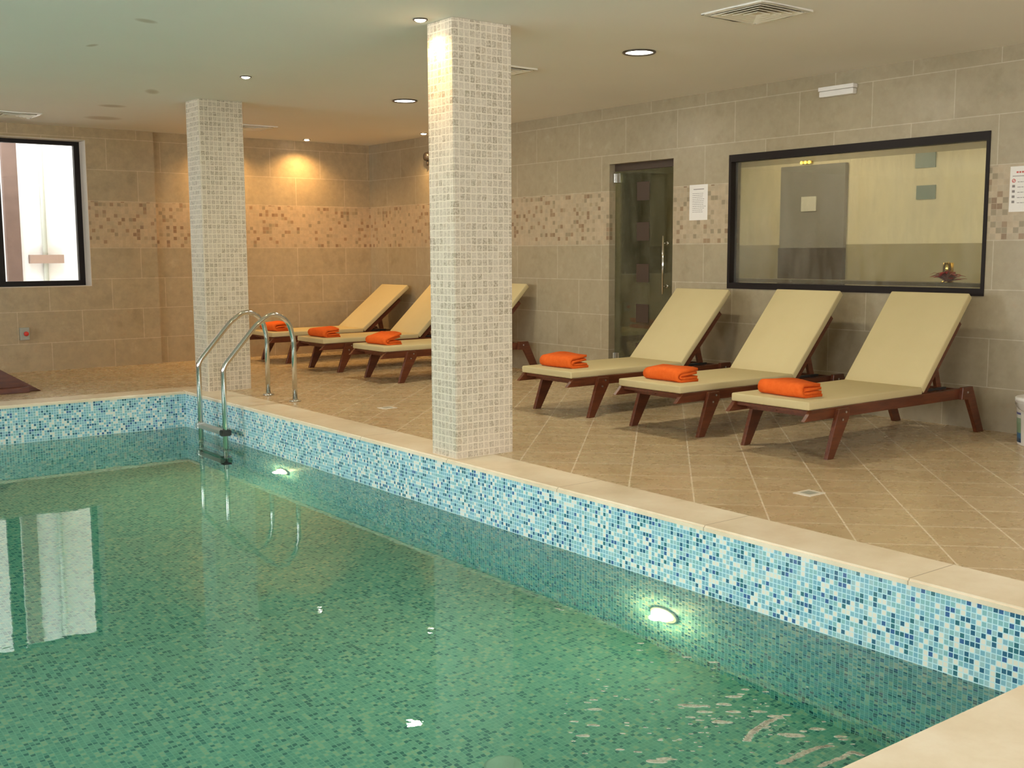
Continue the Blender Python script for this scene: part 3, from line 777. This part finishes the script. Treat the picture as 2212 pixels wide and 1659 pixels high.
t0 = thing('emergency_button', (2.888, YL, .398), 'small grey switch box with a round red button, low on the back wall', 'switch')
bxo('box', (-.045, .045, -.045, 0, -.065, .062), M['grey'], t0, .004)
bm = bmesh.new(); lathe(bm, [(0, 0), (.014, 0), (.014, .014), (.024, .016), (.024, .026), (.018, .031), (0, .032)], n=20)
bmesh.ops.rotate(bm, verts=bm.verts, cent=(0, 0, 0), matrix=Matrix.Rotation(PI/2, 3, 'X'))
bmesh.ops.translate(bm, verts=bm.verts, vec=(.008, -.045, 0)); obj('button', bm, M['red'], t0, True)

# ------------------------------------------------------------------ bucket
bk = thing('bucket', (6.735, 3.43, 0), 'white plastic chemical bucket with a colourful label at the right picture edge', 'bucket')
bm = bmesh.new(); lathe(bm, [(0, .002), (.128, .0), (.133, .006), (.146, .262), (.151, .264), (.151, .282), (.148, .284), (.140, .262), (.125, .01), (0, .012)], n=48); obj('pail', bm, M['white'], bk, True)
bm = bmesh.new(); lathe(bm, [(0, .297), (.11, .297), (.125, .302), (.150, .300), (.156, .296), (.156, .272), (.153, .272), (.151, .285), (0, .285)], n=48); obj('lid', bm, M['white'], bk, True)
t = NT('bucket_label_print'); tc = t.n('ShaderNodeTexCoord').outputs['Object']; sp_ = t.n('ShaderNodeSeparateXYZ'); t.l(tc, sp_.inputs[0])
c = t.ramp(t.math('ADD', t.math('DIVIDE', sp_.outputs[2], .26), t.math('MULTIPLY', t.noise(tc, 14, 3), .12)), [(.10, (.03, .08, .22)), (.2, (.07, .22, .42)), (.42, (.30, .48, .62)), (.62, (.50, .55, .50)), (.82, (.62, .62, .62))])
t.bsdf(c, .35); M['label1'] = t.m
t = NT('bucket_side_print'); tc = t.n('ShaderNodeTexCoord').outputs['Object']; sp_ = t.n('ShaderNodeSeparateXYZ'); t.l(tc, sp_.inputs[0])
c = t.ramp(t.math('DIVIDE', sp_.outputs[2], .26), [(0, (.02, .05, .10)), (.17, (.04, .13, .24)), (.30, (.17, .26, .16)), (.55, (.22, .30, .20)), (.66, (.55, .56, .50)), (.74, (.10, .10, .22))], 'CONSTANT')
t.bsdf(c, .35); M['label2'] = t.m
def cyl_patch(z0, z1, a0, a1, dr_=.0008, n=14):
    bm = bmesh.new(); rr = lambda z: .133+(.146-.133)*(z-.006)/.256
    vo = [[bm.verts.new(((rr(z)+d)*math.cos(a0+(a1-a0)*k/n), (rr(z)+d)*math.sin(a0+(a1-a0)*k/n), z)) for k in range(n+1)] for z, d in ((z0, dr_), (z1, dr_))]
    vi = [[bm.verts.new(((rr(z)+d)*math.cos(a0+(a1-a0)*k/n), (rr(z)+d)*math.sin(a0+(a1-a0)*k/n), z)) for k in range(n+1)] for z, d in ((z0, .0001), (z1, .0001))]
    for k in range(n):
        bm.faces.new((vo[0][k], vo[0][k+1], vo[1][k+1], vo[1][k])); bm.faces.new((vi[0][k], vi[1][k], vi[1][k+1], vi[0][k+1]))
        bm.faces.new((vo[0][k], vi[0][k], vi[0][k+1], vo[0][k+1])); bm.faces.new((vo[1][k], vo[1][k+1], vi[1][k+1], vi[1][k]))
    return bm
# the camera looks at the bucket from azimuth ~ 207 deg
obj('label', cyl_patch(.018, .205, R(170), R(250)), M['label1'], bk)
obj('label', cyl_patch(.018, .205, R(112), R(152)), M['label2'], bk)
for i, (a0, a1, z0, z1, cl) in enumerate(((168, 190, .190, .204, (.16, .06, .30)), (176, 205, .180, .192, (.55, .05, .04)), (180, 206, .168, .180, (.62, .55, .05)), (178, 202, .156, .168, (.06, .35, .04)))):
    obj('label_stripe', cyl_patch(z0, z1, R(a0), R(a1), .0014), plain('label_stripe_ink', cl, .4), bk)
bm = bmesh.new(); hp = []
for k in range(17):
    a = PI*k/16; 
    hp.append((.155*math.cos(a+R(125)-PI/2+PI/2)*1., .155*math.sin(a+R(125)), .262-.075*math.sin(a)))
tube(bm, hp, .0025, 8); obj('wire_handle', bm, M['screw'], bk, True)

# ------------------------------------------------------------------ floor drains
for x, y, lb in ((4.483, 3.442, 'small white square floor drain in front of the nearest lounger'), (4.424, 7.44, 'small white square floor drain left of the near pillar')):
    t0 = thing('floor_drain', (x, y, 0), lb, 'drain', 'white square floor drains', R(0))
    bxo('plate', (-.062, .062, -.052, .052, .0002, .003), M['drain'], t0)
    bm = bmesh.new()
    box(bm, -.035, .035, -.032, .032, .0028, .0034)
    obj('grate', bm, M['grey'], t0)

# mahogany board end at the left picture edge
bd = thing('wooden_bed_base', (2.59, 10.36, 0), 'dark mahogany sloping wooden board end at the left picture edge', 'wooden board')
prismo('sloping_board', [(.0, .0), (-.95, .60), (-.95, .42), (-.34, .045), (-.30, .0)], 'y', -.02, .30, M['wood'], bd, .006)
prismo('foot_block', [(-.12, 0), (-.75, 0), (-.75, .05), (-.12, .05)], 'y', -.10, -.025, M['wood'], bd, .004)

# pool inlet on the pool floor at the bottom edge of the picture
t0 = thing('pool_inlet', (2.36, 3.17, ZP), 'round white inlet cap on the pool floor at the bottom picture edge', 'pool inlet')
bm = bmesh.new(); lathe(bm, [(0, .001), (.075, .001), (.075, .012), (.06, .018), (0, .018)], n=28); obj('cap', bm, M['white'], t0, True)

# ------------------------------------------------------------------ daylight window, back wall
wb = D.objects.new('window_2', None); COL.objects.link(wb); wb.location = (BX0, YL, BZ0); struct(wb)
f0, f1 = YL+.20, YL+.26
bm = bmesh.new(); box(bm, BX0, BX1, f0, f1, BZ0+.005, BZ0+.058); box(bm, BX0, BX1, f0, f1, BZ1-.045, BZ1)
for xa, xb in ((BX0, BX0+.05), (BX1-.062, BX1), (2.665, 2.79)): box(bm, xa, xb, f0, f1, BZ0+.058, BZ1-.045)
rel(obj('window_frame', bm, M['frame']), wb)
for xa, xb in ((BX0+.05, 2.665), (2.79, BX1-.062)): rel(bxo('pane', (xa, xb, f0+.03, f0+.036, BZ0+.058, BZ1-.045), M['glass']), wb)
bm = bmesh.new(); box(bm, BX0, BX1, YL-.004, f0, BZ0, BZ0+.005); box(bm, BX1-.004, BX1+.0, YL-.003, f0, BZ0+.005, BZ1); box(bm, BX0, BX1-.004, YL-.003, f0, BZ1-.004, BZ1)
struct(obj('trim_2', bm, M['plaster']))

# neighbouring facade outside
fa = thing('neighbouring_building', (2.5, 14.0, -1), 'pale rendered building outside the daylight window, with a brown pilaster', 'building')
bxo('facade', (-6, 6, 0, .3, 0, 4.6), plain('pale_render', (.80, .79, .75), .85), fa)
bxo('pilaster', (.69, .85, -.08, 0, .9, 4.6), plain('brown_render', (.12, .075, .055), .8, nz=.35, scale=5), fa)
bm = bmesh.new(); rod(bm, (1.12, -.05, 0), (1.12, -.05, 4.6), .03); obj('downpipe', bm, M['grey'], fa, True)
bxo('ledge', (.94, 1.32, -.10, 0, 2.10, 2.20), plain('ledge_render', (.30, .21, .16), .8), fa)
bxo('return_wall', (1.55, 1.75, -1.4, 0, 0, 4.6), plain('cream_render', (.70, .64, .52), .85), fa)
struct(bxo('floor_outside', (-6, 9, YL+.41, 14, -1.1, -1), plain('courtyard_paving', (.45, .44, .42), .8)))

# windows in the unseen walls: these bring in the daylight
n_ = 3
for (a, b, z0, z1), ax in [(h, 'x') for h in LW] + [(h, 'y') for h in FW]:
    bm = bmesh.new()
    def bb(p, q, r_, s):
        if ax == 'x': box(bm, XL-.16, XL-.10, p, q, r_, s)
        else: box(bm, p, q, YF-.16, YF-.10, r_, s)
    bb(a, b, z0, z0+.06); bb(a, b, z1-.06, z1); bb(a, a+.06, z0+.06, z1-.06); bb(b-.06, b, z0+.06, z1-.06); bb((a+b)/2-.03, (a+b)/2+.03, z0+.06, z1-.06)
    wn_ = struct(obj('window_%d' % n_, bm, M['frame'])); n_ += 1
    if ax == 'x':
        bxo('pane', (XL-.133, XL-.127, a+.06, b-.06, z0+.06, z1-.06), M['glass'], wn_)
        area('daylight', (XL-.20, (a+b)/2, (z0+z1)/2), (0, -PI/2, 0), z1-z0, b-a, 170, (1., .98, .93))
    else:
        bxo('pane', (a+.06, b-.06, YF-.133, YF-.127, z0+.06, z1-.06), M['glass'], wn_)
        area('daylight', ((a+b)/2, YF-.20, (z0+z1)/2), (PI/2, 0, 0), b-a, z1-z0, 120, (1., .97, .92))

# ------------------------------------------------------------------ sky
wd_ = D.worlds.new('sky'); SC.world = wd_; wd_.use_nodes = True
bg = wd_.node_tree.nodes['Background']; bg.inputs[0].default_value = (.93, .96, 1., 1); bg.inputs[1].default_value = 9.

# ------------------------------------------------------------------ camera
yaw, pitch, roll = .6496, .1184, -.0044
Fv = Vector((math.sin(yaw)*math.cos(pitch), math.cos(yaw)*math.cos(pitch), -math.sin(pitch)))
Rv = Vector((math.cos(yaw), -math.sin(yaw), 0)); Uv = Rv.cross(Fv)
R2 = Rv*math.cos(roll)+Uv*math.sin(roll); U2 = -Rv*math.sin(roll)+Uv*math.cos(roll)
cam = D.cameras.new('camera'); cam.sensor_width = 36; cam.lens = 2393.4/2212*36; cam.clip_start = .05
co = D.objects.new('camera', cam); COL.objects.link(co)
m3 = Matrix((R2, U2, -Fv)).transposed(); co.matrix_world = Matrix.Translation((0, 0, 1.207)) @ m3.to_4x4()
SC.camera = co

SC.view_settings.view_transform = 'Standard'; SC.view_settings.look = 'None'
SC.view_settings.exposure = -0.12; SC.view_settings.gamma = 1; SC.view_settings.use_curve_mapping = False
cy = SC.cycles
cy.max_bounces = 9; cy.diffuse_bounces = 5; cy.glossy_bounces = 4; cy.transmission_bounces = 6; cy.transparent_max_bounces = 10
cy.sample_clamp_indirect = 4.0; cy.blur_glossy = .6; cy.caustics_refractive = True; cy.caustics_reflective = False
cy.use_denoising = True
